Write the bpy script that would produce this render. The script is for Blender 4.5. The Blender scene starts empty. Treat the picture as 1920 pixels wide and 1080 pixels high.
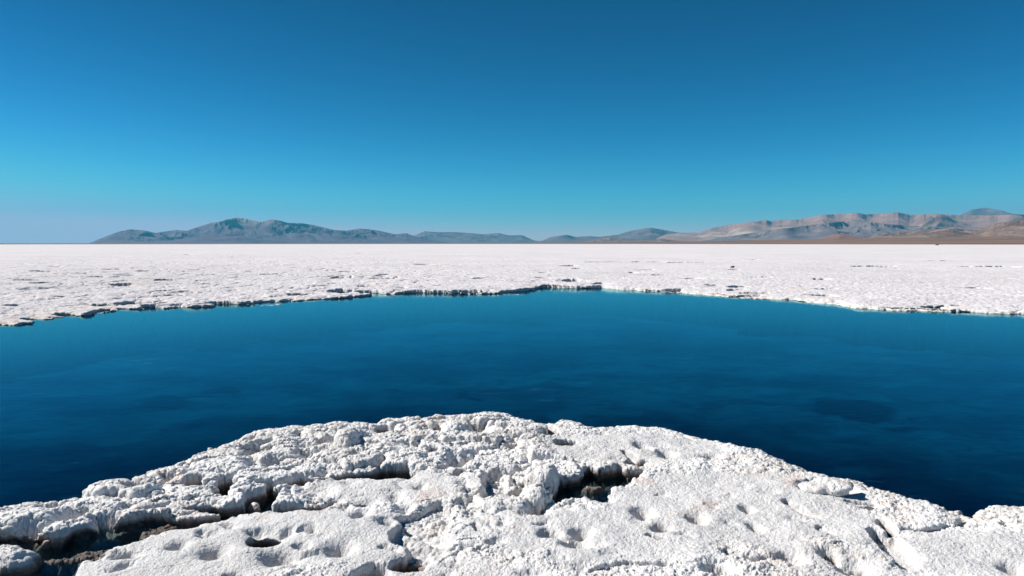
import bpy, math
import numpy as np

# ------------------------------------------------------------------ camera, sky, sun, exposure
scene = bpy.context.scene
COL = scene.collection
CAM_H = 1.6                       # eye height above the brine
FOC = 1387.0                      # focal length in pixels of a 1920 px wide frame
PITCH = math.radians(3.47)        # camera looks slightly down
cam = bpy.data.objects.new('camera', bpy.data.cameras.new('camera'))
COL.objects.link(cam)
cam.location = (0, 0, CAM_H)
cam.rotation_euler = (math.radians(90) - PITCH, math.radians(0.04), 0)
cam.data.sensor_width = 36
cam.data.lens = 36 * FOC / 1920
cam.data.clip_start = 0.05
cam.data.clip_end = 120000
scene.camera = cam

SUN_EL, SUN_AZ = math.radians(38), math.radians(-72)   # azimuth clockwise from the view direction
world = bpy.data.worlds.new("World")
scene.world = world
world.use_nodes = True
wn = world.node_tree
sky = wn.nodes.new('ShaderNodeTexSky')
sky.sky_type = 'NISHITA'
sky.sun_disc = False
sky.sun_elevation = SUN_EL
sky.sun_rotation = SUN_AZ
sky.altitude = 3400
sky.air_density = 1.0
sky.dust_density = 0.1
sky.ozone_density = 4.0
bg = wn.nodes['Background']
bg.inputs[1].default_value = 0.1
sep = wn.nodes.new('ShaderNodeSeparateColor')
com = wn.nodes.new('ShaderNodeCombineColor')
# the real sky was nearly even from left to right: the same clear sky is averaged over two bearings
sky2 = wn.nodes.new('ShaderNodeTexSky')
for k in ('sky_type', 'sun_disc', 'sun_elevation', 'altitude', 'air_density', 'dust_density', 'ozone_density'):
    setattr(sky2, k, getattr(sky, k))
sky2.sun_rotation = -SUN_AZ + math.radians(14)
both = wn.nodes.new('ShaderNodeMix'); both.data_type = 'RGBA'; both.inputs[0].default_value = 0.42
wn.links.new(sky.outputs[0], both.inputs[6]); wn.links.new(sky2.outputs[0], both.inputs[7])
wn.links.new(both.outputs[2], sep.inputs[0])
def wm(op, a, b, c=None):
    m = wn.nodes.new('ShaderNodeMath'); m.operation = op
    for i, v in enumerate((a, b, c)):
        if v is None: continue
        if isinstance(v, (int, float)): m.inputs[i].default_value = v
        else: wn.links.new(v, m.inputs[i])
    return m.outputs[0]
# high, dry and strongly saturated air: a film-like contrast curve per channel on the sky's own light
for i, (mul, gam, lim) in enumerate(((3.4, 3.3, 0.48), (1.38, 1.92, 0.455), (1.07, 1.92, 0.60))):
    v = wm('MULTIPLY', sep.outputs[i], 0.1)
    v = wm('POWER', v, gam)
    v = wm('MULTIPLY', v, mul)
    v = wm('SMOOTH_MIN', v, lim, 0.2)
    v = wm('MAXIMUM', v, 0.0)
    v = wm('MULTIPLY', v, 10.0)
    wn.links.new(v, com.inputs[i])
wn.links.new(com.outputs[0], bg.inputs[0])

sun = bpy.data.objects.new('sun', bpy.data.lights.new('sun', 'SUN'))
COL.objects.link(sun)
sun.data.energy = 5.0
sun.data.angle = math.radians(0.53)
sun.data.color = (1.0, 0.955, 0.90)
sun.rotation_euler = (math.radians(90) - SUN_EL, 0, math.pi - SUN_AZ)

scene.view_settings.view_transform = 'Standard'
scene.view_settings.look = 'None'
scene.view_settings.exposure = 0.40
scene.view_settings.gamma = 1
scene.cycles.max_bounces = 8
scene.cycles.transparent_max_bounces = 12
scene.cycles.use_denoising = True
scene.cycles.denoising_input_passes = 'RGB_ALBEDO_NORMAL'
scene.cycles.denoising_prefilter = 'ACCURATE'
scene.cycles.diffuse_bounces = 1

# ------------------------------------------------------------------ helpers
F32 = np.float32
def direction(px, py):
    a = (np.asarray(px, float) - 960) / FOC
    b = (540 - np.asarray(py, float)) / FOC
    cp, sp = math.cos(PITCH), math.sin(PITCH)
    return a, cp + b * sp, -sp + b * cp
def ground(px, py, z=0.09):
    """where the sight line of a pixel of the photo meets the level z: used to lay the plan out in metres"""
    dx, dy, dz = direction(px, py)
    t = (z - CAM_H) / np.minimum(dz, -1e-5)
    return dx * t, dy * t

def sky_at(pts, px):
    p = np.array(pts, float)
    return np.interp(px, p[:, 0], p[:, 1])

def hash2(ix, iy, seed):
    h = (ix.astype(np.uint32) * np.uint32(374761393) + iy.astype(np.uint32) * np.uint32(668265263)
         + np.uint32((seed * 974711 + 12345) & 0xffffffff))
    h = (h ^ (h >> np.uint32(13))) * np.uint32(1274126177)
    h = (h ^ (h >> np.uint32(15))) * np.uint32(2246822519)
    return h ^ (h >> np.uint32(16))
def rnd(ix, iy, seed):
    return (hash2(ix, iy, seed) & np.uint32(0xffffff)).astype(F32) * F32(1 / 16777216.0)
def vnoise(x, y, seed=0):
    """smooth lattice noise, -1..1"""
    fx, fy = np.floor(x), np.floor(y)
    ix, iy = fx.astype(np.int64), fy.astype(np.int64)
    u, v = (x - fx).astype(F32), (y - fy).astype(F32)
    def g(ax, ay, du, dv):
        a = rnd(ax, ay, seed) * F32(6.2831853)
        return np.cos(a) * du + np.sin(a) * dv
    su, sv = u * u * u * (u * (u * 6 - 15) + 10), v * v * v * (v * (v * 6 - 15) + 10)
    a = g(ix, iy, u, v); b = g(ix + 1, iy, u - 1, v)
    c = g(ix, iy + 1, u, v - 1); d = g(ix + 1, iy + 1, u - 1, v - 1)
    return (a + (b - a) * su + ((c + (d - c) * su) - (a + (b - a) * su)) * sv) * F32(1.5)
def fbm(x, y, seed=0, octs=4, gain=0.5):
    s = 0; a = 1.0; f = 1.0
    for o in range(octs):
        s = s + a * vnoise(x * f + 17.3 * o, y * f - 9.1 * o, seed + o)
        a *= gain; f *= 2.03
    return s
def ridged(x, y, seed=0, octs=5, gain=0.5):
    s = 0; a = 1.0; f = 1.0; w = 1.0
    for o in range(octs):
        n = 1 - np.abs(vnoise(x * f + 5.3 * o, y * f + 3.7 * o, seed + o)) * 1.6
        n = np.clip(n, 0, 1) ** 2
        s = s + a * n * w
        w = np.clip(n * 1.6, 0, 1); a *= gain; f *= 2.07
    return s
def worley(x, y, seed=0):
    """distance to the nearest and second nearest scattered point, and a random number of the nearest"""
    shp = x.shape; xf = x.ravel(); yf = y.ravel()
    F1 = np.empty(xf.size, F32); F2 = np.empty(xf.size, F32); R = np.empty(xf.size, F32)
    n = 1 << 17
    for s in range(0, xf.size, n):
        a, b = xf[s:s+n], yf[s:s+n]
        fx, fy = np.floor(a), np.floor(b)
        ix, iy = fx.astype(np.int64), fy.astype(np.int64)
        u, v = (a - fx).astype(F32), (b - fy).astype(F32)
        f1 = np.full(a.size, 9, F32); f2 = f1.copy(); r = f1.copy()
        for dx in (-1, 0, 1):
            for dy in (-1, 0, 1):
                hx = rnd(ix + dx, iy + dy, seed); hy = rnd(ix + dx, iy + dy, seed + 71)
                d = (dx + hx - u) ** 2 + (dy + hy - v) ** 2
                near = d < f1
                f2 = np.where(near, f1, np.minimum(f2, d))
                r = np.where(near, hy * 7.13 % 1, r)
                f1 = np.where(near, d, f1)
        F1[s:s+n] = np.sqrt(f1); F2[s:s+n] = np.sqrt(f2); R[s:s+n] = r
    return F1.reshape(shp), F2.reshape(shp), R.reshape(shp)
def knob(F1, R, lo=0.45):
    """round knob on every cell, heights differ"""
    return np.sqrt(np.clip(1 - F1 * F1 * 1.35, 0, 1)) * (lo + (1 - lo) * R)
def sstep(a, b, v):
    t = np.clip((v - a) / (b - a), 0, 1)
    return t * t * (3 - 2 * t)

def poly_sdf(X, Y, P):
    """signed distance to a closed polygon (inside negative) and the unit vector away from its outline"""
    P = np.asarray(P, float); n = len(P)
    best = np.full(X.shape, 1e9, F32); bx = np.zeros_like(best); by = np.zeros_like(best)
    inside = np.zeros(X.shape, bool)
    for i in range(n):
        x0, y0 = P[i]; x1, y1 = P[(i + 1) % n]
        ex, ey = x1 - x0, y1 - y0
        t = np.clip(((X - x0) * ex + (Y - y0) * ey) / (ex * ex + ey * ey + 1e-12), 0, 1)
        qx, qy = X - (x0 + t * ex), Y - (y0 + t * ey)
        d = qx * qx + qy * qy
        m = d < best
        best = np.where(m, d, best); bx = np.where(m, qx, bx); by = np.where(m, qy, by)
        if abs(ey) > 1e-12:
            c = ((y0 > Y) != (y1 > Y)) & (X < ex * (Y - y0) / ey + x0)
            inside ^= c
    d = np.sqrt(best)
    s = np.where(inside, -1.0, 1.0).astype(F32)
    k = s / np.maximum(d, 1e-6)
    return d * s, bx * k, by * k

def grid_mesh(name, X, Y, Z, mat, keep=None, smooth=True, attrs=None):
    """a sheet of quads over a rows x columns array of points"""
    nr, nc = X.shape
    co = np.stack([X, Y, Z], -1).reshape(-1, 3).astype(F32)
    i = np.arange(nr * nc).reshape(nr, nc)
    q = np.stack([i[:-1, :-1], i[:-1, 1:], i[1:, 1:], i[1:, :-1]], -1).reshape(-1, 4)
    if keep is not None:
        kf = (keep[:-1, :-1] | keep[:-1, 1:] | keep[1:, 1:] | keep[1:, :-1]).ravel()
        q = q[kf]
        used = np.zeros(nr * nc, bool); used[q.ravel()] = True
        remap = np.cumsum(used) - 1
        q = remap[q]; co = co[used]
    me = bpy.data.meshes.new(name)
    me.vertices.add(len(co)); me.vertices.foreach_set('co', co.ravel())
    me.loops.add(q.size); me.loops.foreach_set('vertex_index', q.ravel().astype(np.int32))
    me.polygons.add(len(q))
    me.polygons.foreach_set('loop_start', np.arange(0, q.size, 4, dtype=np.int32))
    me.polygons.foreach_set('use_smooth', np.full(len(q), smooth, bool))
    if attrs:
        for k, v in attrs.items():
            v = v.ravel().astype(F32)
            if keep is not None: v = v[used]
            at = me.attributes.new(k, 'FLOAT', 'POINT'); at.data.foreach_set('value', v)
    me.update(calc_edges=True)
    me.materials.append(mat)
    o = bpy.data.objects.new(name, me)
    COL.objects.link(o)
    return o
def structure(o):
    o['kind'] = 'structure'
    return o

class Mat:
    def __init__(s, name):
        s.m = bpy.data.materials.new(name); s.m.use_nodes = True
        s.t = s.m.node_tree; s.b = s.t.nodes['Principled BSDF']
        s.out = s.t.nodes['Material Output']
    def node(s, t, **kw):
        n = s.t.nodes.new(t)
        for k, v in kw.items():
            if hasattr(n, k): setattr(n, k, v)
            else: n.inputs[k].default_value = v
        return n
    def link(s, a, b): s.t.links.new(a, b)
    def pos(s):
        return s.node('ShaderNodeNewGeometry').outputs['Position']
    def noise(s, scale, detail=4, rough=0.5, vec=None, stretch=None):
        vec = vec or s.pos()
        if stretch:
            mp = s.node('ShaderNodeMapping'); mp.inputs['Scale'].default_value = stretch
            s.link(vec, mp.inputs[0]); vec = mp.outputs[0]
        n = s.node('ShaderNodeTexNoise'); s.link(vec, n.inputs['Vector'])
        n.inputs['Scale'].default_value = scale; n.inputs['Detail'].default_value = detail
        n.inputs['Roughness'].default_value = rough
        return n.outputs[0]
    def ramp(s, fac, lo, hi, a=0.0, b=1.0):
        n = s.node('ShaderNodeMapRange'); s.link(fac, n.inputs[0])
        n.inputs[1].default_value = lo; n.inputs[2].default_value = hi
        n.inputs[3].default_value = a; n.inputs[4].default_value = b
        n.interpolation_type = 'SMOOTHSTEP'
        return n.outputs[0]
    def mix(s, fac, a, b, blend='MIX'):
        n = s.node('ShaderNodeMix'); n.data_type = 'RGBA'; n.blend_type = blend
        for i, v in ((0, fac), (6, a), (7, b)):
            if isinstance(v, (int, float)): n.inputs[i].default_value = v
            elif isinstance(v, tuple): n.inputs[i].default_value = (*v, 1)
            else: s.link(v, n.inputs[i])
        return n.outputs[2]
    def math(s, op, a, b=0.0):
        n = s.node('ShaderNodeMath'); n.operation = op
        for i, v in ((0, a), (1, b)):
            if isinstance(v, (int, float)): n.inputs[i].default_value = v
            else: s.link(v, n.inputs[i])
        return n.outputs[0]
    def attr(s, name):
        n = s.node('ShaderNodeAttribute'); n.attribute_name = name
        return n.outputs['Fac']
    def bump(s, h, strength, dist, prev=None):
        n = s.node('ShaderNodeBump'); s.link(h, n.inputs['Height'])
        n.inputs['Strength'].default_value = strength; n.inputs['Distance'].default_value = dist
        if prev: s.link(prev, n.inputs['Normal'])
        return n.outputs[0]

# ------------------------------------------------------------------ materials
def salt_material(name, near=True):
    M = Mat(name)
    pos = M.pos()
    z = M.node('ShaderNodeSeparateXYZ'); M.link(pos, z.inputs[0]); z = z.outputs[2]
    dust = M.ramp(M.noise(1.1 if near else 0.08, 6, 0.62), 0.42, 0.66)
    c = M.mix(dust, (0.88, 0.87, 0.865), (0.73, 0.70, 0.67)) if near else M.mix(dust, (0.72, 0.69, 0.705), (0.655, 0.63, 0.645))
    if near: c = M.mix(M.ramp(M.attr('rough'), 0.75, 0.25, 0, 0.75), c, (0.70, 0.69, 0.685))
    speck = M.ramp(M.noise(160 if near else 9, 3, 0.7), 0.36, 0.6)
    c = M.mix(M.math('MULTIPLY', M.math('SUBTRACT', 1.0, speck), 0.22 if near else 0.08), c, (0.50, 0.49, 0.49))
    blush = M.ramp(M.noise(3.1 if near else 0.3, 4, 0.6), 0.58, 0.70, 0, 0.5)
    c = M.mix(blush, c, (0.74, 0.58, 0.50))
    # clay-brown brine stain; void shade and deep-water darkness are painted in too
    nz = M.noise(24 if near else 2.5, 5, 0.65)
    if near: z = M.math('ADD', z, M.math('SUBTRACT', 0.035, M.math('MULTIPLY', M.attr('wet_shade'), 0.065)))
    lvl = M.math('ADD', z, M.math('MULTIPLY', M.math('SUBTRACT', nz, 0.5), -0.05 if near else -0.1))
    if near:
        c = M.mix(M.ramp(lvl, 0.035, 0.005), c, (0.38, 0.30, 0.26))
        c = M.mix(M.ramp(lvl, 0.008, -0.012), c, (0.15, 0.125, 0.11))  # shade inside the voids painted dark over the brine stain
        c = M.mix(M.ramp(lvl, -0.02, -0.10), c, (0.010, 0.018, 0.022))  # darkness of deeper water put into the colour
    else:
        c = M.mix(M.ramp(lvl, 0.06, 0.03), c, (0.74, 0.67, 0.62))
        c = M.mix(M.ramp(lvl, 0.012, -0.012), c, (0.0, 0.006, 0.016))  # submerged bank painted dark in place of water depth
    M.link(c, M.b.inputs['Base Color'])
    M.b.inputs['Roughness'].default_value = 0.62
    M.b.inputs['Specular IOR Level'].default_value = 0.15 if near else 0.0
    if near:
        vo = M.node('ShaderNodeTexVoronoi'); vo.inputs['Scale'].default_value = 95; M.link(pos, vo.inputs['Vector'])
        n = M.bump(vo.outputs['Distance'], 0.45, -0.006)
        n = M.bump(M.noise(75, 5, 0.75), 0.55, 0.012, n)
        n = M.bump(M.noise(260, 2, 0.7), 0.5, 0.004, n)
    else:
        n = M.bump(M.noise(14, 5, 0.75), 0.6, 0.05)
    M.link(n, M.b.inputs['Normal'])
    return M.m
SALT = salt_material('near_salt')
SALT_FAR = salt_material('far_salt', False)

def pond_bed_material():
    M = Mat('pond_bed')
    c = M.mix(M.ramp(M.noise(0.55, 7, 0.66, stretch=(0.7, 1.3, 1)), 0.38, 0.62), (0.0, 0.016, 0.042), (0.001, 0.046, 0.088))  # blue scattered by the water is put into the bed colour
    c = M.mix(M.attr('algae_dark'), c, (0.0, 0.0, 0.010))
    c = M.mix(M.ramp(M.noise(5, 6, 0.75), 0.68, 0.76, 0, 0.35), c, (0.01, 0.10, 0.13))
    c = M.mix(M.ramp(M.noise(2.2, 6, 0.75), 0.41, 0.35, 0, 0.8), c, (0.0, 0.006, 0.02))
    c = M.mix(M.ramp(M.noise(3.4, 7, 0.8, stretch=(0.6, 1.5, 1)), 0.60, 0.68, 0, 0.5), c, (0.004, 0.09, 0.12))
    M.link(c, M.b.inputs['Base Color']); M.b.inputs['Roughness'].default_value = 1
    M.b.inputs['Specular IOR Level'].default_value = 0
    return M.m

def water_material():
    M = Mat('brine')
    M.t.nodes.remove(M.b)
    n = M.bump(M.noise(7, 3, 0.55, stretch=(1, 1.6, 1)), 0.05, 0.03)
    n = M.bump(M.noise(38, 2, 0.5), 0.03, 0.006, n)
    geo = M.node('ShaderNodeNewGeometry')                        # Schlick's law, the same from both sides of the surface
    dt = M.node('ShaderNodeVectorMath'); dt.operation = 'DOT_PRODUCT'; M.link(geo.outputs['Incoming'], dt.inputs[0]); M.link(n, dt.inputs[1])
    fac = M.math('ABSOLUTE', dt.outputs['Value'])
    fac = M.math('POWER', M.math('MAXIMUM', M.math('SUBTRACT', 1.0, fac), 0.0), 6.8)
    fac = M.math('ADD', M.math('MULTIPLY', fac, 1.0), 0.01)
    gl = M.node('ShaderNodeBsdfGlossy'); gl.inputs['Roughness'].default_value = 0.015
    gl.inputs['Color'].default_value = (0.45, 0.92, 1, 1); M.link(n, gl.inputs['Normal'])
    tr = M.node('ShaderNodeBsdfTransparent'); tr.inputs['Color'].default_value = (0.72, 0.88, 0.93, 1)
    mx = M.node('ShaderNodeMixShader')
    M.link(fac, mx.inputs[0]); M.link(tr.outputs[0], mx.inputs[1]); M.link(gl.outputs[0], mx.inputs[2])
    # tiny salt flakes adrift on the surface
    v = M.node('ShaderNodeTexVoronoi'); v.inputs['Scale'].default_value = 3.2; M.link(M.pos(), v.inputs['Vector'])
    s = M.ramp(v.outputs['Distance'], 0.030, 0.018)
    col = M.node('ShaderNodeSeparateColor'); M.link(v.outputs['Color'], col.inputs[0])
    s = M.math('MULTIPLY', s, M.math('GREATER_THAN', col.outputs[0], 0.72))
    # faint wisps of salt skin
    wisp = M.math('MULTIPLY', M.ramp(M.noise(1.5, 8, 0.78, stretch=(1, 1.8, 1)), 0.57, 0.70, 0, 0.14), M.ramp(M.noise(0.22, 3, 0.5), 0.47, 0.60))
    s = M.math('MAXIMUM', s, wisp)
    df = M.node('ShaderNodeBsdfDiffuse'); df.inputs['Color'].default_value = (0.12, 0.45, 0.52, 1)
    m2 = M.node('ShaderNodeMixShader')
    M.link(s, m2.inputs[0]); M.link(mx.outputs[0], m2.inputs[1]); M.link(df.outputs[0], m2.inputs[2])
    M.link(m2.outputs[0], M.out.inputs[0])
    return M.m

def rock_material(name, a, b, pale=None, scale=0.004, gully=0.0):
    M = Mat(name)
    c = M.mix(M.ramp(M.noise(scale, 6, 0.62), 0.38, 0.62), a, b)
    c = M.mix(M.ramp(M.noise(scale * 9, 5, 0.7), 0.3, 0.7, 0, 0.5), c, tuple(v * 0.72 for v in a))
    if pale:
        c = M.mix(M.attr('pale'), c, pale)
    M.link(c, M.b.inputs['Base Color']); M.b.inputs['Roughness'].default_value = 0.95
    M.b.inputs['Specular IOR Level'].default_value = 0.1
    M.link(M.bump(M.noise(scale * 5, 5, 0.6), 0.5, 8), M.b.inputs['Normal'])
    return M.m

# ------------------------------------------------------------------ the near salt crust
def ell(px, py, rx, ry, n=14, z=0.09, rot=0.0):
    a = np.linspace(0, 2 * math.pi, n, endpoint=False)
    cx, sx = rx * np.cos(a), ry * np.sin(a)
    X, Y = ground(px + cx * math.cos(rot) - sx * math.sin(rot), py + sx * math.cos(rot) + cx * math.sin(rot), z)
    return np.stack([X, Y], -1)
def plan(pts, z=0.09):
    p = np.array(pts, float)
    X, Y = ground(p[:, 0], p[:, 1], z)
    return np.stack([X, Y], -1)
def band(pts, w, z=0.09):
    """a stroke of half width w (metres) along a line of photo points"""
    p = plan(pts, z); n = len(p)
    L, R = [], []
    for i in range(n):
        t = p[min(i + 1, n - 1)] - p[max(i - 1, 0)]
        t = t / (np.hypot(*t) + 1e-9); nn = np.array([-t[1], t[0]])
        ww = w * (0.25 if i in (0, n - 1) else 1)
        L.append(p[i] + nn * ww); R.append(p[i] - nn * ww)
    return np.array(L + R[::-1])

SHORE = [(-900, 1040), (-300, 975), (-60, 945), (0, 940), (60, 935), (135, 925), (142, 912), (155, 903), (200, 897), (270, 888), (285, 875),
         (320, 862), (380, 838), (440, 822), (465, 810), (500, 801), (560, 794), (640, 787), (680, 783), (700, 786), (722, 777),
         (770, 773), (800, 777), (840, 775), (868, 771), (905, 766), (950, 768), (990, 778), (1014, 792), (1030, 791), (1052, 785),
         (1090, 788), (1110, 797), (1130, 794), (1170, 790), (1230, 793), (1300, 810), (1360, 822), (1420, 836), (1450, 848),
         (1490, 865), (1530, 880), (1600, 893), (1650, 906), (1675, 916), (1700, 926), (1750, 936), (1790, 949), (1815, 957),
         (1832, 946), (1850, 938), (1920, 940), (2100, 950), (2500, 1000), (3200, 1060)]

def build_near_crust():
    nc, nr = 2350, 960
    phi = np.linspace(math.radians(-48), math.radians(48), nc)
    r = 1.9 + 5.9 * np.linspace(0, 1, nr) ** 1.12
    P, Rr = np.meshgrid(phi, r)
    X = (Rr * np.sin(P)); Y = (Rr * np.cos(P))
    X = X + 0.002 * vnoise(X * 60, Y * 60, 5); Y = Y + 0.002 * vnoise(X * 60, Y * 60, 6)
    # plan coordinates bent by noise, so that every outline drawn below comes out ragged
    wx = X + 0.035 * fbm(X * 5, Y * 5, 11, 4, 0.55); wy = Y + 0.035 * fbm(X * 5 + 40, Y * 5, 21, 4, 0.55)
    # how rough: 0 on the wind-smoothed plates, 1 on the knobbly crust
    rough = np.ones_like(X, F32)
    for (cx, cy, rx, ry, v) in ((560, 1010, 330, 62, 0.10), (300, 1075, 200, 50, 0.12), (730, 915, 170, 30, 0.22), (800, 1075, 240, 28, 0.3),
                                (1400, 960, 270, 80, 0.16), (1150, 1010, 230, 60, 0.18), (1200, 840, 190, 30, 0.25),
                                (1840, 1040, 180, 50, 0.2), (950, 985, 110, 35, 0.4), (1620, 1060, 140, 40, 0.45)):
        gx, gy = ground(cx, cy); ax = rx * math.hypot(gx, gy) / FOC
        y0, y1 = ground(cx, cy - ry)[1], ground(cx, cy + ry)[1]
        ay = max(0.1, (y0 - y1) / 2); gy = (y0 + y1) / 2
        d = np.hypot((X - gx) / ax, (Y - gy) / ay) + 0.22 * vnoise(X * 4, Y * 4, 31)
        rough = np.minimum(rough, v + (1 - v) * sstep(0.75, 1.15, d))
    rough = rough.astype(F32)
    # where the crust is broken into separate knolls
    broken = np.zeros_like(X, F32)
    for (cx, cy, rx, ry) in ((500, 880, 330, 80), (180, 940, 260, 50), (820, 830, 180, 55), (1000, 890, 160, 60), (860, 1000, 70, 45), (980, 940, 130, 30)):
        gx, gy = ground(cx, cy); ax = rx * math.hypot(gx, gy) / FOC
        y0, y1 = ground(cx, cy - ry)[1], ground(cx, cy + ry)[1]
        d = np.hypot((X - gx) / ax, (Y - (y0 + y1) / 2) / max(0.1, (y0 - y1) / 2))
        broken = np.maximum(broken, 1 - sstep(0.7, 1.2, d + 0.2 * vnoise(X * 3, Y * 3, 33)))
    # base swell
    H = 0.092 + 0.020 * fbm(X * 1.3, Y * 1.3, 1, 3) + 0.008 * fbm(X * 5, Y * 5, 3, 3)
    bw = 0.06
    ux = X + bw * vnoise(X * 6, Y * 6, 41) + 0.02 * vnoise(X * 17, Y * 17, 43); uy = Y + bw * vnoise(X * 6 + 9, Y * 6, 42) + 0.02 * vnoise(X * 17, Y * 17 + 5, 44)
    f1, f2, rr = worley(ux / 0.46 + 0.35 * uy, uy / 0.27, 51)
    k1 = knob(f1, rr, 0.5)
    gap = np.exp(-((f2 - f1) / 0.10) ** 2)
    g1, g2, gr = worley(ux / 0.17 + 7, uy / 0.12, 52)
    k2 = knob(g1, gr, 0.3)
    H = H + (0.019 * broken + 0.010) * (k1 - 0.5) * rough + (0.006 * broken + 0.012) * (k2 - 0.5) * rough + 0.035 * broken * rough * (rr - 0.5) * (1 - gap)
    H = H - gap * broken * (0.030 + 0.05 * sstep(0.0, 0.5, vnoise(X * 1.9, Y * 1.9, 61))) * rough
    # small dimples scattered over the plates
    # thin overlapping shelves that follow the curve of the bank
    sc = np.hypot(X * 0.78, Y - 1.0) / 0.19 + 1.3 * fbm(X * 1.7, Y * 1.7, 65, 3) + 0.5 * vnoise(X * 7, Y * 7, 66)
    fr = sc - np.floor(sc)
    sm = sstep(0.05, 0.5, vnoise(X * 2.1 + np.floor(sc) * 3.1, Y * 2.1, 67) + 0.35 * broken) * (0.35 + 0.65 * broken) * sstep(0.15, 0.6, rough)
    edge_ = sstep(0.0, 0.13, fr)
    H = H + sm * 0.020 * (edge_ * (1 - 0.9 * fr) - 0.35)
    shelf = sm * 0.024 * np.clip(fr / 0.035, 0, 1) * (1 - sstep(0.02, 0.16, fr))
    h1, h2, hr = worley(wx / 0.21 + 3, wy / 0.21, 71)
    H = H - (0.012 + 0.035 * hr) * np.exp(-(h1 / (0.12 + 0.12 * hr)) ** 2.5) * (hr > 0.58) * (0.35 + 0.65 * sstep(0.5, -0.8, X))
    SX = np.zeros_like(H); SY = np.zeros_like(H); WET_SHADE = np.zeros_like(H)

    def carve(poly, floor, wall, under, rim=0.05, rimdrop=0.02, whole=False, jag=0.8):
        nonlocal H, SX, SY
        poly = np.asarray(poly)
        pad = 0.30 + wall
        if whole:
            m = np.ones(X.shape, bool)
        else:
            m = ((wx > poly[:, 0].min() - pad) & (wx < poly[:, 0].max() + pad) & (wy > poly[:, 1].min() - pad) & (wy < poly[:, 1].max() + pad))
        qx = X[m] + (wx[m] - X[m]) * jag; qy = Y[m] + (wy[m] - Y[m]) * jag
        d, nx, ny = poly_sdf(qx, qy, poly)
        t = np.clip(d / wall, 0, 1)
        prof = t * t * (3 - 2 * t)
        h = H[m] - rimdrop * np.exp(-np.clip(d, 0, None) / rim)
        fl = floor if np.isscalar(floor) else floor[m]
        H[m] = fl + (h - fl) * prof
        s = under * np.clip(t / 0.25, 0, 1) * (1 - t) * (d > 0)
        SX[m] += s * nx; SY[m] += s * ny
        if np.mean(floor) < 0.012: WET_SHADE[m] = np.maximum(WET_SHADE[m], sstep(0.13, 0.02, d))  # brine-wet walls; the mask also carries the painted shade of the voids

    seabed = -0.22 + 0.05 * fbm(X * 4, Y * 4, 81, 4)
    # outer shore: everything beyond the outline is pool
    sh = plan(SHORE)
    outer = np.vstack([[[-9, sh[0][1]]], sh, [[9, sh[-1][1]]], [[40, 60]], [[-40, 60]]])
    do, _, _ = poly_sdf(X + (wx - X) * 0.75, Y + (wy - Y) * 0.75, outer)
    seabed = seabed - 1.1 * np.clip(-do - 0.05, 0, 1)
    carve(outer, seabed, 0.035, 0.07, 0.12, 0.05, whole=True, jag=0.75)

    # channels and wells that reach the brine
    brown = 0.004 + 0.011 * fbm(X * 9 + Y * 4, Y * 22, 83, 5, 0.65)
    deep = -0.10 + 0.02 * fbm(X * 9, Y * 9, 84, 3)
    leftfloor = np.where(Y > ground(200, 1035)[1] - 0.30 * (X - ground(200, 1035)[0]) * 0, brown, deep)
    carve(plan([(-190, 1012), (-60, 1003), (0, 1000), (70, 994), (82, 1004), (110, 1000), (150, 985), (200, 976), (240, 968), (290, 962), (322, 968),
                (345, 975), (300, 990), (260, 1004), (215, 1020), (180, 1030), (150, 1041), (122, 1052), (100, 1068), (112, 1095), (60, 1160), (-190, 1130)]),
          brown, 0.045, 0.09)
    carve(plan([(-170, 1062), (-20, 1052), (60, 1040), (110, 1035), (122, 1045), (100, 1068), (112, 1100), (60, 1170), (-170, 1130)]), deep - 0.05, 0.10, 0)
    carve(plan([(-170, 1014), (0, 1006), (70, 1000), (150, 992), (240, 974), (250, 984), (150, 1004), (60, 1018), (-170, 1030)]), deep, 0.05, 0)
    carve(band([(318, 976), (350, 970), (385, 965), (420, 957), (455, 950), (490, 953), (520, 955), (560, 950), (600, 944), (630, 936)], 0.036), deep, 0.03, 0.06)
    carve(band([(350, 948), (395, 944), (440, 946), (470, 950)], 0.035), deep + 0.04, 0.03, 0.05)
    carve(plan([(473, 921), (500, 912), (517, 917), (512, 936), (500, 950), (472, 952), (468, 938)]), deep, 0.04, 0.04)
    carve(band([(497, 908), (540, 900), (580, 893), (620, 890), (655, 884)], 0.022), deep, 0.03, 0.06)
    carve(plan([(650, 885), (700, 879), (715, 875), (758, 874), (774, 886), (762, 891), (735, 890), (690, 887)]), deep, 0.035, 0.06)
    for (cx, cy, rx, ry) in ((425, 903, 14, 5), (365, 900, 11, 4), (413, 916, 10, 5), (555, 867, 14, 4), (606, 826, 13, 4), (720, 800, 13, 4),
                             (772, 799, 8, 3), (552, 864, 10, 4), (972, 927, 14, 9), (982, 905, 9, 5), (864, 886, 12, 3), (945, 838, 10, 3), (812, 848, 11, 6), (825, 803, 9, 5),
                             (1031, 812, 12, 5), (1060, 828, 20, 3), (1190, 862, 16, 3)):
        carve(ell(cx, cy, rx, ry), deep + 0.03, 0.03, 0.04)
    carve(plan([(1056, 896), (1075, 893), (1098, 889), (1100, 873), (1130, 876), (1160, 872), (1185, 879), (1201, 878), (1190, 893), (1165, 904),
                (1146, 913), (1130, 925), (1128, 930), (1118, 932), (1104, 928), (1095, 921), (1064, 929), (1046, 939), (1036, 926), (1050, 913)]),
          -0.05 + 0.045 * fbm(X * 6, Y * 14, 87, 4, 0.6), 0.035, 0.06)
    # dry hollows whose floor is salt
    pit = 0.022 + 0.02 * fbm(X * 12, Y * 12, 88, 3)
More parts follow.
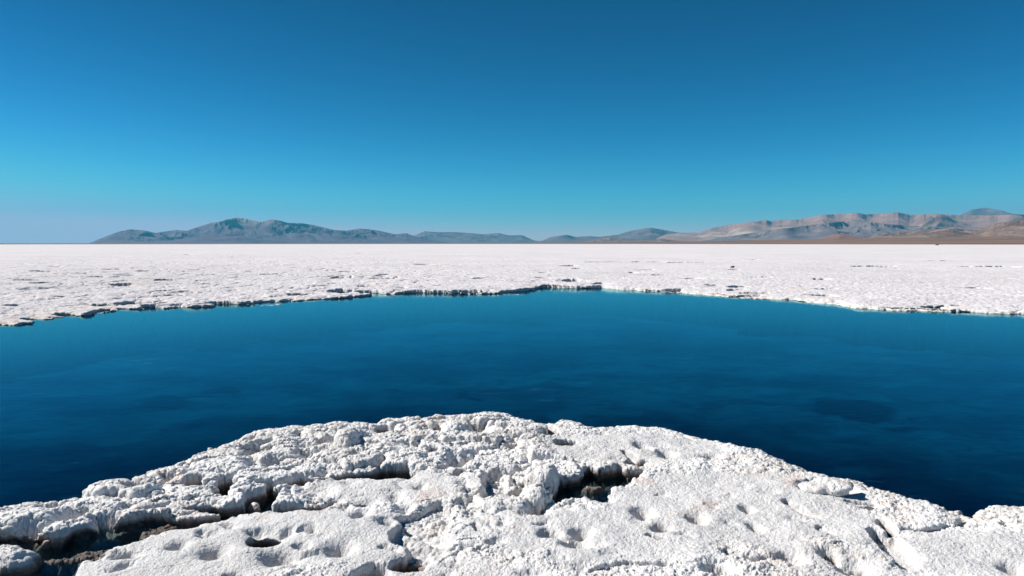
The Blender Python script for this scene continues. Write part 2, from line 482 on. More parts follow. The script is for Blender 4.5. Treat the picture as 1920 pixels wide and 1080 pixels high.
    carve(plan([(750, 970), (765, 962), (795, 952), (820, 942), (840, 952), (838, 972), (818, 985), (822, 1000), (828, 1022), (818, 1040), (790, 1046), (774, 1038),
                (782, 1018), (752, 1010), (740, 998), (752, 984), (776, 978)]), pit, 0.045, 0.03)
    carve(ell(765, 1052, 22, 10), pit - 0.02, 0.04, 0.03)
    carve(ell(700, 1070, 20, 12), pit, 0.05, 0.02)
    carve(ell(925, 912, 14, 24), pit, 0.05, 0.02)
    soft = []
    for (cx, cy, rx, ry, fl) in ((520, 861, 20, 9, .02), (580, 846, 22, 7, .02), (575, 833, 18, 4, .04), (632, 823, 14, 5, .02), (704, 813, 16, 6, .02), (900, 808, 16, 6, .03),
                                 (850, 862, 13, 8, .02), (862, 868, 12, 7, .03), (1010, 955, 16, 8, .03), (480, 838, 14, 4, .05), (352, 873, 14, 6, .04), (260, 913, 18, 6, .04),
                                 (120, 968, 16, 7, .03), (200, 965, 20, 7, .02), (100, 942, 16, 6, .03), (60, 985, 22, 6, .03), (570, 918, 36, 9, .06), (960, 830, 14, 5, .05),
                                 (226, 1040, 22, 6, .06), (1205, 960, 15, 8, .02), (1240, 990, 12, 5, .03), (1030, 1000, 15, 6, .02), (1090, 998, 15, 7, .02), (1400, 952, 9, 5, .03),
                                 (1416, 986, 9, 7, .02), (1305, 974, 13, 6, .03), (1480, 1046, 17, 9, .03), (1553, 1041, 12, 7, .03), (1080, 1018, 18, 8, .03), (1342, 1072, 22, 10, .04),
                                 (1600, 1060, 24, 12, .05), (1902, 1066, 18, 10, .03), (1450, 1050, 20, 5, .06), (1250, 852, 12, 5, .05), (1335, 858, 14, 4, .05), (1207, 838, 12, 5, .06)):
        soft.append((cx, cy, rx, ry, fl))
    # round holes and dimples in the smooth plate
    def dimple(cx, cy, rx, ry, depth, sharp=2.0):
        nonlocal H
        p = ell(cx, cy, rx, ry, 4); c = p.mean(0)
        ax = abs(p[0][0] - p[2][0]) / 2; ay = abs(p[1][1] - p[3][1]) / 2
        m = (np.abs(X - c[0]) < 3 * ax) & (np.abs(Y - c[1]) < 3 * ay)
        d = np.hypot((X[m] - c[0]) / ax, (Y[m] - c[1]) / ay)
        H[m] -= depth * np.exp(-d ** sharp)
    rg = np.random.RandomState(4)
    for (cx, cy, rx, ry, fl) in soft:
        dimple(cx, cy, rx * 1.25, ry * 1.15, 0.115 - fl, 2.6)
        if rg.rand() < 0.55:
            carve(ell(cx + rx * .25, cy + ry * .15, rx * .45, ry * .35), 0.02, 0.03, 0.02, 0.03, 0.0, jag=0.4)
    for a in ((495, 1010, 40, 17, .045), (525, 1043, 33, 13, .10), (402, 1036, 21, 10, .085), (332, 1022, 16, 8, .06), (636, 1028, 23, 10, .095), (760, 950, 18, 8, .05),
              (742, 930, 14, 7, .04), (686, 940, 20, 8, .04), (655, 903, 14, 6, .025), (880, 925, 14, 6, .04), (1440, 1010, 40, 14, .02), (1330, 1000, 60, 12, .012)):
        dimple(*a)
    carve(ell(494, 1012, 27, 9), deep, 0.02, 0.08, 0.05, 0.01, jag=0.12)
    carve(ell(684, 942, 13, 4), deep, 0.02, 0.10, 0.05, 0.01, jag=0.3)
    # thin cracks and little slots of the right-hand plate
    for pts, w, fl in (([(1362, 1036), (1375, 1042), (1392, 1047)], .016, 0), ([(1035, 1000), (1048, 1008)], .018, 0), ([(1218, 1003), (1235, 1009)], .014, 0),
                       ([(1545, 1036), (1557, 1041)], .014, 0), ([(1296, 980), (1321, 985)], .012, .02), ([(1475, 942), (1500, 955), (1530, 968)], .008, .05),
                       ([(1636, 1000), (1655, 1010), (1672, 1022), (1688, 1038), (1702, 1062)], .05, .03), ([(1654, 976), (1662, 988), (1672, 1002)], .02, -.02),
                       ([(1535, 880), (1555, 888), (1580, 897)], .010, .04), ([(1612, 951), (1630, 953), (1648, 952)], .014, 0), ([(1870, 968), (1890, 978), (1925, 986), (2000, 992)], .014, 0),
                       ([(1880, 984), (1900, 992)], .02, .03), ([(1800, 962), (1812, 972), (1800, 984)], .014, .04), ([(1700, 992), (1740, 997), (1790, 988)], .010, .07),
                       ([(1165, 845), (1185, 855), (1200, 870)], .012, .03), ([(1535, 988), (1545, 995), (1562, 998)], .012, .07), ([(1770, 952), (1800, 951)], .02, .05),
                       ([(1025, 798), (1035, 806), (1028, 815)], .02, .02), ([(890, 985), (900, 995)], .012, .04), ([(1590, 940), (1640, 946)], .012, .06),
                       ([(1280, 812), (1300, 819)], .012, .04), ([(1400, 1054), (1450, 1052), (1480, 1050)], .02, .07), ([(1100, 1075), (1180, 1060), (1260, 1068)], .02, .07)):
        carve(band(pts, w), fl, 0.028, 0.02, 0.03, 0.006, jag=0.5)
    # the round bowl in which the loose slab lies
    bx, by = ground(1552, 912, 0.10)
    bowl = np.exp(-(np.hypot((X - bx) / 0.175, (Y - by) / 0.17)) ** 8)
    H = H - bowl * np.clip(H - 0.05, 0, 1)
    H = H + 0.0
    # lumps standing in the channels
    def lump(cx, cy, rx, ry, top, base=0.0):
        nonlocal H
        p = ell(cx, cy, rx, ry, 4, z=0.05); c = p.mean(0)
        ax = abs(p[0][0] - p[2][0]) / 2; ay = abs(p[1][1] - p[3][1]) / 2
        m = (np.abs(X - c[0]) < 1.6 * ax + .1) & (np.abs(Y - c[1]) < 1.6 * ay + .1)
        d = np.hypot((wx[m] - c[0]) / ax, (wy[m] - c[1]) / ay)
        h = base - 0.06 + (top + 0.06 - base) * np.sqrt(np.clip(1 - d ** 3, 0, 1)) + 0.015 * (k2[m] - .5)
        H[m] = np.where(d < 1, np.maximum(H[m], h), H[m])
    lump(5, 1047, 70, 20, 0.085); lump(1112, 905, 26, 4, 0.016)
    lump(460, 908, 30, 5, 0.07); lump(92, 1004, 17, 7, 0.06); lump(480, 948, 10, 3, 0.05); lump(655, 842, 26, 13, 0.19, .1)
    lump(850, 822, 24, 9, 0.17, .1); lump(1018, 915, 26, 18, 0.19, .1); lump(1000, 945, 30, 14, .15, .08); lump(1232, 855, 10, 4, .1)

    # spread the sheet: undercuts first, then knobs and grains pushed out along the surface
    rad_ = np.hypot(X, Y)
    X2 = X + SX + shelf * X / rad_ * (H > 0.02); Y2 = Y + SY + shelf * Y / rad_ * (H > 0.02)
    Y2 = Y2; Z = H
    def normals(a, b, c):
        tu = [np.gradient(q, axis=1) for q in (a, b, c)]; tv = [np.gradient(q, axis=0) for q in (a, b, c)]
        n = [tu[1] * tv[2] - tu[2] * tv[1], tu[2] * tv[0] - tu[0] * tv[2], tu[0] * tv[1] - tu[1] * tv[0]]
        l = np.sqrt(n[0] ** 2 + n[1] ** 2 + n[2] ** 2) + 1e-12
        s = np.where(np.abs(l) > 0, 1, 1)
        return [q / l * s for q in n]
    n = normals(X2, Y2, Z)
    dry = sstep(-0.03, 0.02, Z)
    a1, _, ar = worley(X2 / 0.050 + 0.3 * vnoise(X * 12, Y * 12, 91), (Y2 + 1.3 * Z) / 0.048, 92)
    b1, _, br = worley((X2 + 0.5 * Z) / 0.023, (Y2 + 1.3 * Z) / 0.023 + 5, 93)
    c1, _, cr = worley((X2 + 0.7 * Z) / 0.0125, (Y2 + 1.3 * Z) / 0.0125 + 9, 94)
    fine = 0.0016 * fbm(X * 45, Y * 45, 95, 3, 0.7)
    amp = (0.009 * rough * knob(a1, ar, 0.2) + 0.0105 * (0.18 + 0.82 * rough) * knob(b1, br, 0.1)
           + 0.0066 * (0.30 + 0.70 * rough) * knob(c1, cr, 0.1)) + fine
    amp = amp * (0.15 + 0.85 * dry)
    H = H
    X2 = X2 + n[0] * amp; Y2 = Y2 + n[1] * amp; Z = Z + n[2] * amp
    keep = (poly_inside_margin(X, Y, outer))
    return structure(grid_mesh('salt_crust', X2, Y2, Z, SALT, keep=keep, attrs={'wet_shade': WET_SHADE, 'rough': rough}))

def poly_inside_margin(X, Y, outer):
    # drop the sheet far out in the pool: coarse test on every 8th point, widened
    d, _, _ = poly_sdf(X[::8, ::8], Y[::8, ::8], outer)
    k = d > -0.6
    k = np.repeat(np.repeat(k, 8, 0), 8, 1)[:X.shape[0], :X.shape[1]]
    return k

near = build_near_crust()

# salt ground under and behind the photographer
def apron():
    nc, nr = 260, 90
    phi = np.linspace(-math.pi, math.pi, nc)
    r = np.concatenate([np.linspace(0.01, 1.97, 30), np.linspace(2.05, 60, nr - 30)])
    P, R = np.meshgrid(phi, r)
    X, Y = R * np.sin(P), R * np.cos(P)
    Z = 0.11 + 0.02 * fbm(X * 1.3, Y * 1.3, 1, 3)
    keep = (R < 1.95) | (np.abs(P) > math.radians(50))
    edge = sstep(math.radians(62), math.radians(47), np.abs(P)) * (R > 1.9)
    Z = Z - 0.0 * edge
    keep &= ~((np.abs(P) < math.radians(100)) & (R > 5.2))
    keep &= ~((np.abs(P) < math.radians(80)) & (R > 4.6))
    return structure(grid_mesh('salt_ground', X, Y, Z, SALT, keep=keep))
apron()

# ------------------------------------------------------------------ pool: brine surface and bed
def plane_grid(name, x0, x1, y0, y1, nx, ny, z, mat, attrs=None):
    X, Y = np.meshgrid(np.linspace(x0, x1, nx), np.linspace(y0, y1, ny))
    a = {k: f(X, Y) for k, f in attrs.items()} if attrs else None
    return grid_mesh(name, X, Y, np.full_like(X, z), mat, attrs=a)
def algae_dark(X, Y):
    # the bed darkens to almost black towards the near bank
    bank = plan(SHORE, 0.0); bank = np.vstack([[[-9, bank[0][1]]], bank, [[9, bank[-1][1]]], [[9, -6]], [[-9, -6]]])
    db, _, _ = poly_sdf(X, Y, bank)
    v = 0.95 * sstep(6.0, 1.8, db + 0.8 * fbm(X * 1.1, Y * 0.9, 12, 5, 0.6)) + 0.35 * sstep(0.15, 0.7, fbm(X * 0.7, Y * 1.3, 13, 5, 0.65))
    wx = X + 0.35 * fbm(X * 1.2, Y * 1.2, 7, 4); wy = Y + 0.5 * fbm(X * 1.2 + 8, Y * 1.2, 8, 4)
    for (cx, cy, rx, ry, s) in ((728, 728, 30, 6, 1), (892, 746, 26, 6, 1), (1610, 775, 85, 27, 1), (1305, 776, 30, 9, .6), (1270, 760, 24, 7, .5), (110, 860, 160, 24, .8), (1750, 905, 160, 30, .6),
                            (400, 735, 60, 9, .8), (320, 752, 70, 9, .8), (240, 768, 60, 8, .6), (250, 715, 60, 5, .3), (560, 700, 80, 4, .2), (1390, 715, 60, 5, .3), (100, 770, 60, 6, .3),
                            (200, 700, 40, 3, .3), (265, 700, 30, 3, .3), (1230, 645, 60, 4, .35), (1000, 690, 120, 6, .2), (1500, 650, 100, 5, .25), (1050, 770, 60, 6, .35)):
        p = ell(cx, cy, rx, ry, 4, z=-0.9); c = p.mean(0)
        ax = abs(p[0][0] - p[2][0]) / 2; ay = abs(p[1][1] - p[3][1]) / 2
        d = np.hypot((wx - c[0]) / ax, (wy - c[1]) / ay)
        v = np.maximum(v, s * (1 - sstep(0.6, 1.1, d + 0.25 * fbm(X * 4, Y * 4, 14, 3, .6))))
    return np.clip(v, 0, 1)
BX, BY = np.meshgrid(np.concatenate([np.linspace(-70, -18.2, 80), np.linspace(-18, 18, 720), np.linspace(18.2, 70, 80)]), np.concatenate([np.linspace(-3, 30, 660), np.linspace(30.3, 60, 60)]))
structure(grid_mesh('pool_bed', BX, BY, -0.9 + 0.05 * fbm(BX, BY, 9, 3), pond_bed_material(), attrs={'algae_dark': algae_dark(BX, BY)}))
structure(plane_grid('water', -70, 70, -4, 62, 2, 2, 0.0, water_material()))

# ------------------------------------------------------------------ the far salt flat
FAR_SHORE = [(-500, 640), (-120, 622), (0, 611), (30, 610), (62, 607), (72, 601), (130, 597), (200, 588), (216, 582), (300, 580), (400, 577), (470, 571),
             (540, 568), (600, 563), (640, 562), (690, 557), (750, 552), (830, 551), (870, 554), (930, 553), (960, 550), (1000, 546), (1022, 541), (1080, 543), (1135, 544), (1150, 546),
             (1200, 549), (1260, 551), (1330, 557), (1400, 562), (1500, 568), (1560, 572), (1585, 576), (1615, 582), (1650, 584), (1720, 586), (1800, 589), (1920, 594), (2100, 603), (2500, 625)]
def build_far_flat():
    nc = 1650
    phi = np.linspace(math.radians(-44), math.radians(44), nc)
    r = [11.5]
    while r[-1] < 3200:
        q = r[-1]
        r.append(q + (0.026 + 0.0009 * q if q < 45 else 0.0019 * q if q < 150 else 0.0045 * q if q < 500 else 0.012 * q))
    r = np.array(r)
    P, R = np.meshgrid(phi, r)
    X, Y = R * np.sin(P), R * np.cos(P)
    wx = X + 0.22 * fbm(X * 0.9, Y * 0.9, 111, 4, 0.55); wy = Y + 0.30 * fbm(X * 0.9 + 40, Y * 0.9, 121, 4, 0.55)
    fade = 1 / (1 + (R / 70) ** 1.2)
    leftish = 0.32 + 0.68 * sstep(200, -400, X / Y * FOC)          # rougher towards the left
    f1, f2, fr = worley(wx / 0.62, wy / 0.9, 131)
    g1, g2, gr = worley(wx / 0.27, wy / 0.30, 132)
    rowlift = fbm(X * 0.25, Y * 0.35, 141, 4)
    H = 0.13 + 0.05 * rowlift * fade + 0.085 * leftish * fade * (knob(f1, fr, 0.2) - 0.5) + 0.035 * (0.4 + 0.6 * leftish) * fade * (knob(g1, gr, 0.2) - 0.4)
    H = H - 0.10 * fade * np.exp(-((f2 - f1) / 0.12) ** 2) * sstep(0.1, 0.6, vnoise(X * 0.35, Y * 0.45, 151)) * leftish
    H = H - 0.05 * sstep(36, 17, R)
    H = H + 0.03 * (1 - fade) * fbm(X * 0.02, Y * 0.02, 161, 3) * np.clip(1 - R / 800, 0, 1)
    h1, _, hr = worley(X / 2.4 + 0.6 * vnoise(X * 0.4, Y * 0.4, 171), Y / 5.5, 172)
    H = H + 0.03 * sstep(20, 60, R) * (hr - 0.5) * np.clip(1 - R / 400, 0, 1)
    SX = np.zeros_like(H); SY = np.zeros_like(H)
    def carve(poly, floor, wall, under, rim, rimdrop, whole=False, jag=1.0):
        nonlocal H
        poly = np.asarray(poly); pad = 1.5 + wall
        if whole: m = R < 90
        else: m = ((wx > poly[:, 0].min() - pad) & (wx < poly[:, 0].max() + pad) & (wy > poly[:, 1].min() - pad) & (wy < poly[:, 1].max() + pad))
        if not m.any(): return
        qx = X[m] + (wx[m] - X[m]) * jag; qy = Y[m] + (wy[m] - Y[m]) * jag
        d, nx, ny = poly_sdf(qx, qy, poly)
        t = np.clip(d / wall, 0, 1); prof = t * t * (3 - 2 * t)
        h = H[m] - rimdrop * np.exp(-np.clip(d, 0, None) / rim)
        fl = floor if np.isscalar(floor) else floor[m]
        H[m] = fl + (h - fl) * prof
        u = under[m] if not np.isscalar(under) else under
        s = u * np.clip(t / 0.25, 0, 1) * (1 - t) * (d > 0)
        SX[m] += s * nx; SY[m] += s * ny
    sh = plan([(a, b - 3.0 - (1.5 if a > 1100 else 0)) for a, b in FAR_SHORE], 0.02)
    poly = np.vstack([[[-60, sh[0][1] - 2]], sh, [[60, sh[-1][1] - 2]], [[40, -40]], [[-40, -40]]])
    dd, _, _ = poly_sdf(X + (wx - X) * 0.8, Y + (wy - Y) * 0.8, poly)
    right = sstep(-60, 260, X / np.maximum(Y, 1) * FOC + 160 * vnoise(X * 0.3, Y * 0.3, 185))
    lw = 0.30 * right * np.clip(fbm(X * 0.3, Y * 0.3, 183, 3) + 0.35, 0, 1)
    ledge = -0.30 * (1 - right) + 0.022 + 0.02 * fbm(X * 3, Y * 3, 184, 3) - 1.3 * sstep(-0.02, 0.16, -dd - lw)
    und = 0.06 + 0.12 * (1 - right) + 0.18 * sstep(0.0, 0.45, vnoise(X * 0.42, Y * 0.42, 181) + 0.25 * leftish)
    carve(poly, ledge, 0.07, und, 0.16, 0.04, whole=True, jag=0.8)
    def slot(px, py, rx, ry, fl=-0.12, wall=0.10):
        carve(ell(px, py, rx, ry, 16), fl, wall, 0.1, 0.4, 0.02, jag=1.0)
    for a in ((1175, 492, 78, .8), (1290, 493, 40, .5), (1068, 499, 12, .6), (1085, 505, 10, .8), (1190, 512, 8, 1), (1210, 507, 14, .7), (1075, 527, 24, 2.2), (1125, 533, 14, 1.5), (1300, 524, 14, .9),
              (1340, 536, 16, 1.4), (1385, 538, 14, 1.8), (1375, 544, 14, 1.2), (1540, 525, 14, 1.4), (1828, 541, 26, 1.3), (1640, 501, 40, .6), (1850, 501, 60, .7), (1890, 502, 40, .7),
              (690, 546, 26, 2.4), (640, 545, 16, 1.8), (660, 545, 44, 1.2), (548, 560, 12, 2.2), (500, 562, 22, 2), (420, 565, 20, 2), (250, 565, 20, 2), (200, 567, 18, 1.8), (180, 578, 10, 2),
              (60, 592, 14, 2.4), (35, 569, 14, 1.6), (120, 585, 20, 2), (300, 570, 18, 1.6), (90, 531, 24, .8), (308, 525, 16, .8), (465, 510, 14, .8), (80, 510, 22, .6), (170, 519, 22, .6), (560, 550, 20, 1.4),
              (720, 522, 26, .7), (1420, 560, 16, 1.6), (1755, 573, 18, 2), (1780, 571, 16, 1.5), (1545, 553, 16, 1.2), (330, 545, 30, .9), (230, 536, 22, .8), (655, 510, 16, .7), (870, 535, 26, .8),
              (800, 545, 30, .9), (980, 500, 26, .5), (1780, 490, 40, .4), (880, 545, 24, 1), (375, 575, 20, 1.6)):
        slot(*a)
    rg = np.random.RandomState(8)
    for i in range(85):
        px, u = rg.uniform(-200, 2100), rg.rand() ** 0.8
        base = sky_at(FAR_SHORE, px)
        py = 468 + (base - 4 - 468) * u
        if px > 900 and rg.rand() < 0.6: continue
        k = (py - 455) / 90
        slot(px, py, rg.uniform(5, 22) * (0.5 + k), rg.uniform(0.5, 1.3) * k + 0.12, -0.02, 0.12)
    n0 = [np.gradient(q, axis=1) for q in (X, Y, H)]; n1 = [np.gradient(q, axis=0) for q in (X, Y, H)]
    nn = [n0[1] * n1[2] - n0[2] * n1[1], n0[2] * n1[0] - n0[0] * n1[2], n0[0] * n1[1] - n0[1] * n1[0]]
    l = np.sqrt(sum(q * q for q in nn)) + 1e-12
    k1, _, kr = worley(X / 0.13 + 0.5 * vnoise(X * 3, Y * 3, 192), (Y + H) / 0.12, 191)
    amp = 0.028 * knob(k1, kr, 0.1) * np.clip(1.4 - R / 60, 0, 1)
    return structure(grid_mesh('salt_flat', X + SX + nn[0] / l * amp, Y + SY + nn[1] / l * amp, H + nn[2] / l * amp, SALT_FAR, keep=dd > -1.6))
far = build_far_flat()

# ------------------------------------------------------------------ desert plain beyond the salt, mountains
def elev(px, py):
    """height above the eye per metre of horizontal distance"""
    dx, dy, dz = direction(px, py)
    return dz / np.hypot(dx, dy)

PLAIN = rock_material('desert_ground', (0.20, 0.125, 0.095), (0.27, 0.19, 0.15), scale=0.0025)
def build_plain():
    edge = [(-1500, 457.2), (0, 457.2), (400, 457.0), (780, 457.2), (1200, 457.6), (1500, 458.4), (1920, 459.3), (3500, 461)]
    px = np.linspace(-1400, 3300, 700)
    e = sky_at(edge, px)
    x, y = ground(px, e, 0.13)
    ang = np.arctan2(x, y); r0 = np.minimum(np.hypot(x, y), 1500)
    t = np.linspace(0, 1, 130)[:, None] ** 2.2
    R = r0[None] * (18500 / r0[None]) ** np.linspace(0, 1, 130)[:, None]
    A = np.repeat(ang[None], 130, 0)
    X, Y = R * np.sin(A), R * np.cos(A)
    Z = 0.35 * sstep(0, 0.012, (R - r0) / r0) + 0.1
    # low alluvial rise to the right
    rise = sky_at([(-1400, 0), (760, 0.0), (1000, 0.0012), (1300, 0.0034), (1550, 0.0075), (1920, 0.011), (3300, 0.02)], px)[None]
    Z = Z + rise * np.clip(R - r0 - 60, 0, None) * sstep(9000, 2500, R) * 0.75
    Z = Z + np.clip((R - r0 - 30) / 4000, 0, 1) * 14 * fbm(X / 500, Y / 500, 201, 5) * (0.25 + rise * 90)
    Z = np.maximum(Z, 0.1)
    return structure(grid_mesh('desert_plain', X, Y, Z, PLAIN))
build_plain()

def mountain(name, skyline, dist, depth, seed, mat, relief=0.5, scale=700, foot=0.0, nd=170, pale=None, step=1.0, crest=0.55, fine=0.0, drop=0.0):
    sk = np.array(skyline, float)
    px = np.arange(sk[0, 0], sk[-1, 0] + step, step)
    ex = np.maximum(elev(px, sky_at(sk, px)), 0.00005)
    dx, dy, _ = direction(px, 455)
    ang = np.arctan2(dx, dy)
    v = np.linspace(0, 1, nd)
    R = dist - depth * 0.5 + depth * v[:, None] + 0 * px[None]
    A = np.repeat(ang[None], nd, 0)
    X, Y = R * np.sin(A), R * np.cos(A)
    sh = 0.55                                                   # spurs run down slantwise
    wx = X + sh * (Y - dist) + scale * 0.5 * fbm(X / scale * 0.7, Y / scale * 0.7, seed + 50, 3)
    wy = Y + scale * 0.5 * fbm(X / scale * 0.7 + 9, Y / scale * 0.7, seed + 60, 3)
    N = ridged(wx / scale, wy / (scale * 1.2), seed, 5, 0.46) / 1.6
    cv = crest + 0.14 * vnoise(px / 60.0, px * 0, seed + 3)[None]
    vv = v[:, None] + 0.05 * fbm(X / scale, Y / scale, seed + 4, 2)
    prof = np.clip(vv / cv, 0, 1); prof = prof ** 1.1 * (1 - 0.8 * sstep(0, 1, (vv - cv) / (1.02 - crest)))
    knolls = np.clip(fbm(wx / (scale * 1.5) + 3, wy / (scale * 1.2), seed + 77, 3) + 0.25, 0, 1) * sstep(0.02, 0.16, v)[:, None] * sstep(0.62, 0.3, v)[:, None]
    body = prof * (1 - relief * (1 - N) * np.sin(np.pi * np.clip(prof, 0, 1)) ** 0.6) + 0.30 * knolls * (0.35 + 0.65 * N)
    body = body + fine * 0.10 * (prof + 0.5 * knolls) * (ridged(wx / (scale * .33), wy / (scale * .4), seed + 9, 4, .5) - .8)
    body = np.clip(body, 0, None) * sstep(0, 0.03, v)[:, None]
    H = body * ex[None] * dist
    for it in range(8):
        ap = ((H) / R).max(0)
        k = ex / np.maximum(ap, 1e-7)
        w = 45 if it < 2 else 12 if it < 4 else 3 if it < 6 else 1
        k = np.convolve(np.pad(k, w, mode='edge'), np.ones(2 * w + 1) / (2 * w + 1), 'valid')
        k = np.clip(k, 0.3, 3)[None]
        wgt = 1.0 if it < 2 else np.clip(H / R / np.maximum(ap, 1e-7)[None], 0, 1) ** (2 if it < 4 else 5)
        H = H * (1 + (k - 1) * wgt)
    Z = H + CAM_H - 2.5 - drop
    at = {'pale': pale(X, Y, H, A, px)} if pale else None
    return structure(grid_mesh(name, X, Y, Z, mat, attrs=at))

LEFT = [(160, 456), (169.5, 454.3), (189, 446), (205, 440), (223, 433.7), (243.7, 429), (258, 430), (275, 431.7), (292, 436), (306, 433.7), (332, 430.4), (350.5, 432), (371, 425), (397, 416.8), (410, 415.5),
        (426, 410.3), (444, 407), (462.5, 409.5), (481, 414), (491, 415.5), (509, 410.8), (522, 412), (540.6, 417.3), (566.7, 417.9), (587.5, 421), (608, 426), (626, 430.4), (650, 432), (675, 428),
        (690, 429), (711, 432), (741, 439), (762, 436.6), (782, 444), (812, 450), (833, 453), (850, 456)]
MID = [(740, 456), (779, 440), (797, 433), (819, 434.9), (853, 434.9), (887, 437), (907, 439), (934, 436.6), (955, 441.3), (978, 440.6), (1002, 450.8), (1016, 452), (1030, 456)]
THIRD = [(985, 456), (1017, 450.8), (1032.5, 444), (1063, 440), (1080, 444), (1107, 442.3), (1124, 444), (1158, 440), (1178, 433.9), (1198, 429.8), (1220, 427), (1242, 430.5), (1266, 434.9), (1300, 440), (1340, 447), (1370, 456)]
RIGHT = [(1200, 456), (1230, 446), (1250, 439), (1274, 436.3), (1309, 436.3), (1333.7, 427.6), (1365, 421.6), (1400, 417), (1435, 412.6), (1445, 414.7), (1459, 412.6), (1494, 411.9), (1540, 403), (1606, 399), (1623, 402),
         (1651, 400.7), (1683, 397.9), (1703.6, 403), (1728, 402), (1759, 401.4), (1798, 403.8), (1850, 404), (1920, 402), (2100, 398), (2400, 404), (2700, 430), (2800, 450)]
PEAK = [(1740, 440), (1785, 412), (1799.5, 403), (1818.7, 393.7), (1843, 390), (1871, 393.7), (1895.5, 401.4), (1935, 403), (2010, 425), (2060, 440)]
LOWER = [(1290, 456), (1355, 445), (1400, 438), (1445, 431), (1494, 425), (1564, 416), (1600, 414), (1660, 420), (1720, 424), (1800, 426), (1900, 430), (2100, 425), (2400, 430), (2700, 450)]
FRONT = [(1540, 452), (1620, 446), (1660, 439), (1700, 434), (1773, 428), (1815, 430), (1843, 428), (1862, 419), (1920, 412), (2050, 405), (2300, 415), (2600, 440), (2700, 452)]
CONE = [(1520, 452), (1545, 446), (1560, 441), (1574, 438), (1590, 440), (1616, 445.5), (1650, 451)]
BUTTE = [(1090, 455), (1110, 450), (1125, 446), (1145, 444.5), (1165, 447), (1185, 450), (1215, 448), (1240, 447), (1262, 450), (1290, 454)]

ROCK_L = rock_material('left_rock', (0.12, 0.095, 0.15), (0.185, 0.14, 0.185), pale=(0.34, 0.27, 0.25))  # blue of distant haze mixed into the rock colours
ROCK_M = rock_material('middle_rock', (0.16, 0.115, 0.125), (0.22, 0.16, 0.165))
ROCK_R = rock_material('right_rock', (0.32, 0.185, 0.155), (0.40, 0.245, 0.205), pale=(0.52, 0.41, 0.33))
ROCK_S = rock_material('slate_rock', (0.18, 0.14, 0.155), (0.26, 0.20, 0.20))
ROCK_B = rock_material('brown_rock', (0.17, 0.105, 0.085), (0.32, 0.22, 0.17), scale=0.006)
ROCK_RED = rock_material('red_rock', (0.27, 0.12, 0.09), (0.33, 0.17, 0.12))
def pale_left(X, Y, H, A, px):
    s = sstep(0.55, 0.95, H / H.max()) * sstep(560, 470, px)[None] * sstep(340, 400, px)[None]
    return np.clip(s * (0.8 + 0.6 * fbm(X / 500, Y / 500, 5, 3)), 0, 0.85)
def pale_right(X, Y, H, A, px):
    band_ = np.exp(-(((px - 1390) / 110.0) ** 2))[None] * sstep(0.55, 0.30, H / H.max()) * sstep(0.06, .16, H / H.max())
    n = sstep(-0.15, 0.35, fbm(X / 350, Y / 700, 6, 4))
    top = 0.0 * sstep(0.1, 0.5, fbm(X / 600, Y / 600, 16, 3))
    return np.clip(band_ * n * 1.1 + top, 0, 0.9)
mountain('mountain_peak', PEAK, 17000, 5000, 301, ROCK_M, 0.35, 1500)
mountain('mountain_range', RIGHT, 12500, 5600, 311, ROCK_R, 0.30, 1500, pale=pale_right, fine=.6)
mountain('mountain_range', MID, 15500, 4200, 321, ROCK_M, 0.45, 900, fine=.6)
mountain('mountain_range', THIRD, 14000, 4200, 331, ROCK_M, 0.45, 900, fine=.6)
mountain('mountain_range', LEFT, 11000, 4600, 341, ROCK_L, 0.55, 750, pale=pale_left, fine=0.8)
mountain('foothills', LOWER, 8800, 2600, 351, ROCK_S, 0.55, 650, fine=1)
mountain('foothills', FRONT, 5200, 2600, 361, ROCK_B, 0.40, 520, fine=1.0)
mountain('red_hill', CONE, 6600, 900, 371, ROCK_RED, 0.3, 300)
mountain('foothills', BUTTE, 9500, 1500, 381, ROCK_B, 0.5, 300, fine=1)

# ------------------------------------------------------------------ loose things on the salt
def blob_mesh(name, nu, nv, shape, mat):
    u = np.linspace(0, 2 * math.pi, nu, endpoint=False); v = np.linspace(0, math.pi, nv)
    U, V = np.meshgrid(u, v)
    x, y, z = np.sin(V) * np.cos(U), np.sin(V) * np.sin(U), np.cos(V)
    x, y, z = shape(x, y, z)
    verts = np.stack([x, y, z], -1).reshape(-1, 3)
    faces = []
    for j in range(nv - 1):
        for i in range(nu):
            k = (i + 1) % nu
            faces.append((j * nu + i, (j + 1) * nu + i, (j + 1) * nu + k, j * nu + k))
    me = bpy.data.meshes.new(name); me.from_pydata([tuple(p) for p in verts], [], faces); me.update()
    me.polygons.foreach_set('use_smooth', np.ones(len(me.polygons), bool))
    me.materials.append(mat)
    o = bpy.data.objects.new(name, me); COL.objects.link(o)
    return o
def slab_shape(x, y, z):
    a = np.arctan2(y, x)
    rad = 0.86 + 0.10 * np.cos(2 * a + 0.6) + 0.07 * np.cos(3 * a + 1.9) + 0.05 * np.sin(5 * a) + 0.04 * np.sin(9 * a + 1)
    rr = np.hypot(x, y)
    s = np.sign(z) * np.abs(z) ** 0.42
    px, py, pz = x * rad * 0.150 * (1 + 0.15 * (s < 0) * -1), y * rad * 0.125, s * 0.034 + 0.014 * x + 0.006 * np.sin(x * 5 + y * 3)
    pz = pz + np.where(s < 0, 0.020 * np.exp(-((x - 0.15) / 0.35) ** 2) * (y < 0.1), 0)
    n1, _, r1 = worley((px + pz) / 0.035, (py - pz) / 0.035, 401); n2, _, r2 = worley((px + pz) / 0.014, (py - pz) / 0.014, 402)
    d = 0.011 * knob(n1, r1, .2) + 0.005 * knob(n2, r2, .1)
    l = np.sqrt(x * x + y * y + z * z) + 1e-9
    return px + x / l * d, py + y / l * d, pz + z / l * d
slab = blob_mesh('salt_slab', 220, 130, slab_shape, SALT)
sx, sy = ground(1549, 908, 0.14)
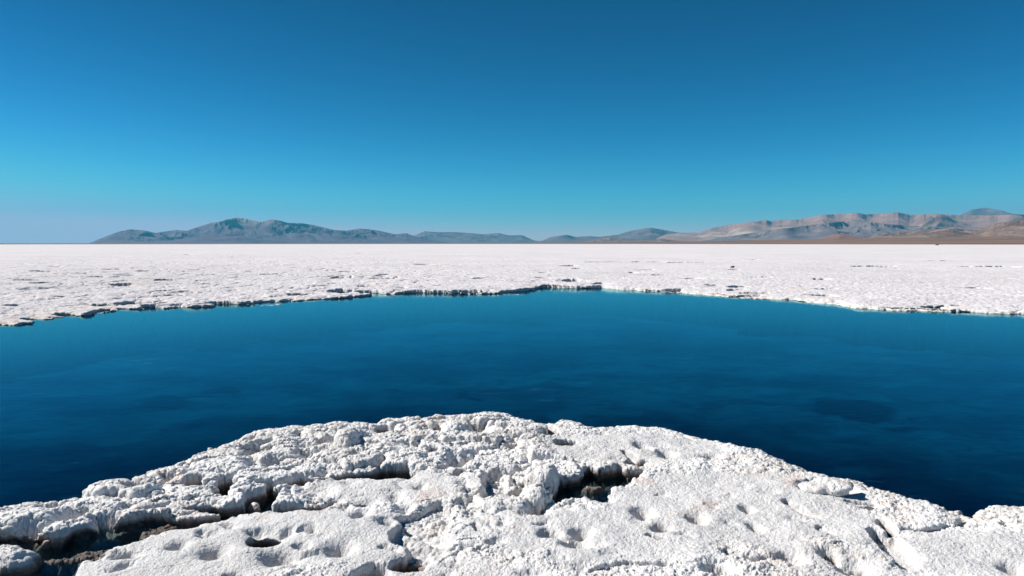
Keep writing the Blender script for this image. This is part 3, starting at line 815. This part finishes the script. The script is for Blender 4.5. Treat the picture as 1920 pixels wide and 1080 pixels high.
slab.location = (sx, sy, 0.116); slab.rotation_euler = (0.05, -0.06, -0.25)
slab['label'] = 'loose white slab of crusted salt lying in a hollow, casting a blue shadow to its right'
slab['category'] = 'salt slab'

STONE = rock_material('dark_stone', (0.10, 0.10, 0.11), (0.18, 0.17, 0.17), scale=3)
def stone(px, py, w, h, name, label, z=0.12):
    X, Y = ground(px, py, z)
    d = math.hypot(X, Y)
    def sh(x, y, zz):
        n = 1 + 0.22 * vnoise(x * 2.1 + 3 + zz, y * 2.1 + px, 411) + 0.12 * vnoise(x * 5 + zz * 3, y * 5, 412)
        return x * n * w * d / FOC / 2, y * n * w * d / FOC / 2, zz * n * h * d / FOC / 2 + 0.35 * x * h * d / FOC / 2
    o = blob_mesh(name, 28, 18, sh, STONE)
    o.location = (X, Y, z + h * d / FOC * 0.4)
    o['label'] = label; o['category'] = 'rock'
stone(1373, 503, 7, 4.5, 'rock', 'small dark grey rock standing alone on the white salt flat right of centre')
stone(1757, 460.5, 5, 1.6, 'rock', 'tiny dark rock at the far edge of the salt flat, below the right-hand brown hills')

# ------------------------------------------------------------------ air
def haze_box():
    me = bpy.data.meshes.new('haze')
    a, b, c, d, z0, z1 = -19500, 19500, -2500, 20500, -4, 950
    v = [(x, y, z) for z in (z0, z1) for (x, y) in ((a, c), (b, c), (b, d), (a, d))]
    me.from_pydata(v, [], [(3, 2, 1, 0), (4, 5, 6, 7), (0, 1, 5, 4), (1, 2, 6, 5), (2, 3, 7, 6), (3, 0, 4, 7)])
    m = bpy.data.materials.new('air'); m.use_nodes = True; t = m.node_tree
    t.nodes.remove(t.nodes['Principled BSDF'])
    pv = t.nodes.new('ShaderNodeVolumePrincipled')
    pv.inputs['Color'].default_value = (0.09, 0.64, 0.95, 1)
    pv.inputs['Density'].default_value = 4.4e-5
    pv.inputs['Anisotropy'].default_value = 0.1
    t.links.new(pv.outputs[0], t.nodes['Material Output'].inputs['Volume'])
    me.materials.append(m)
    o = bpy.data.objects.new('haze', me); COL.objects.link(o); o['kind'] = 'stuff'
haze_box()
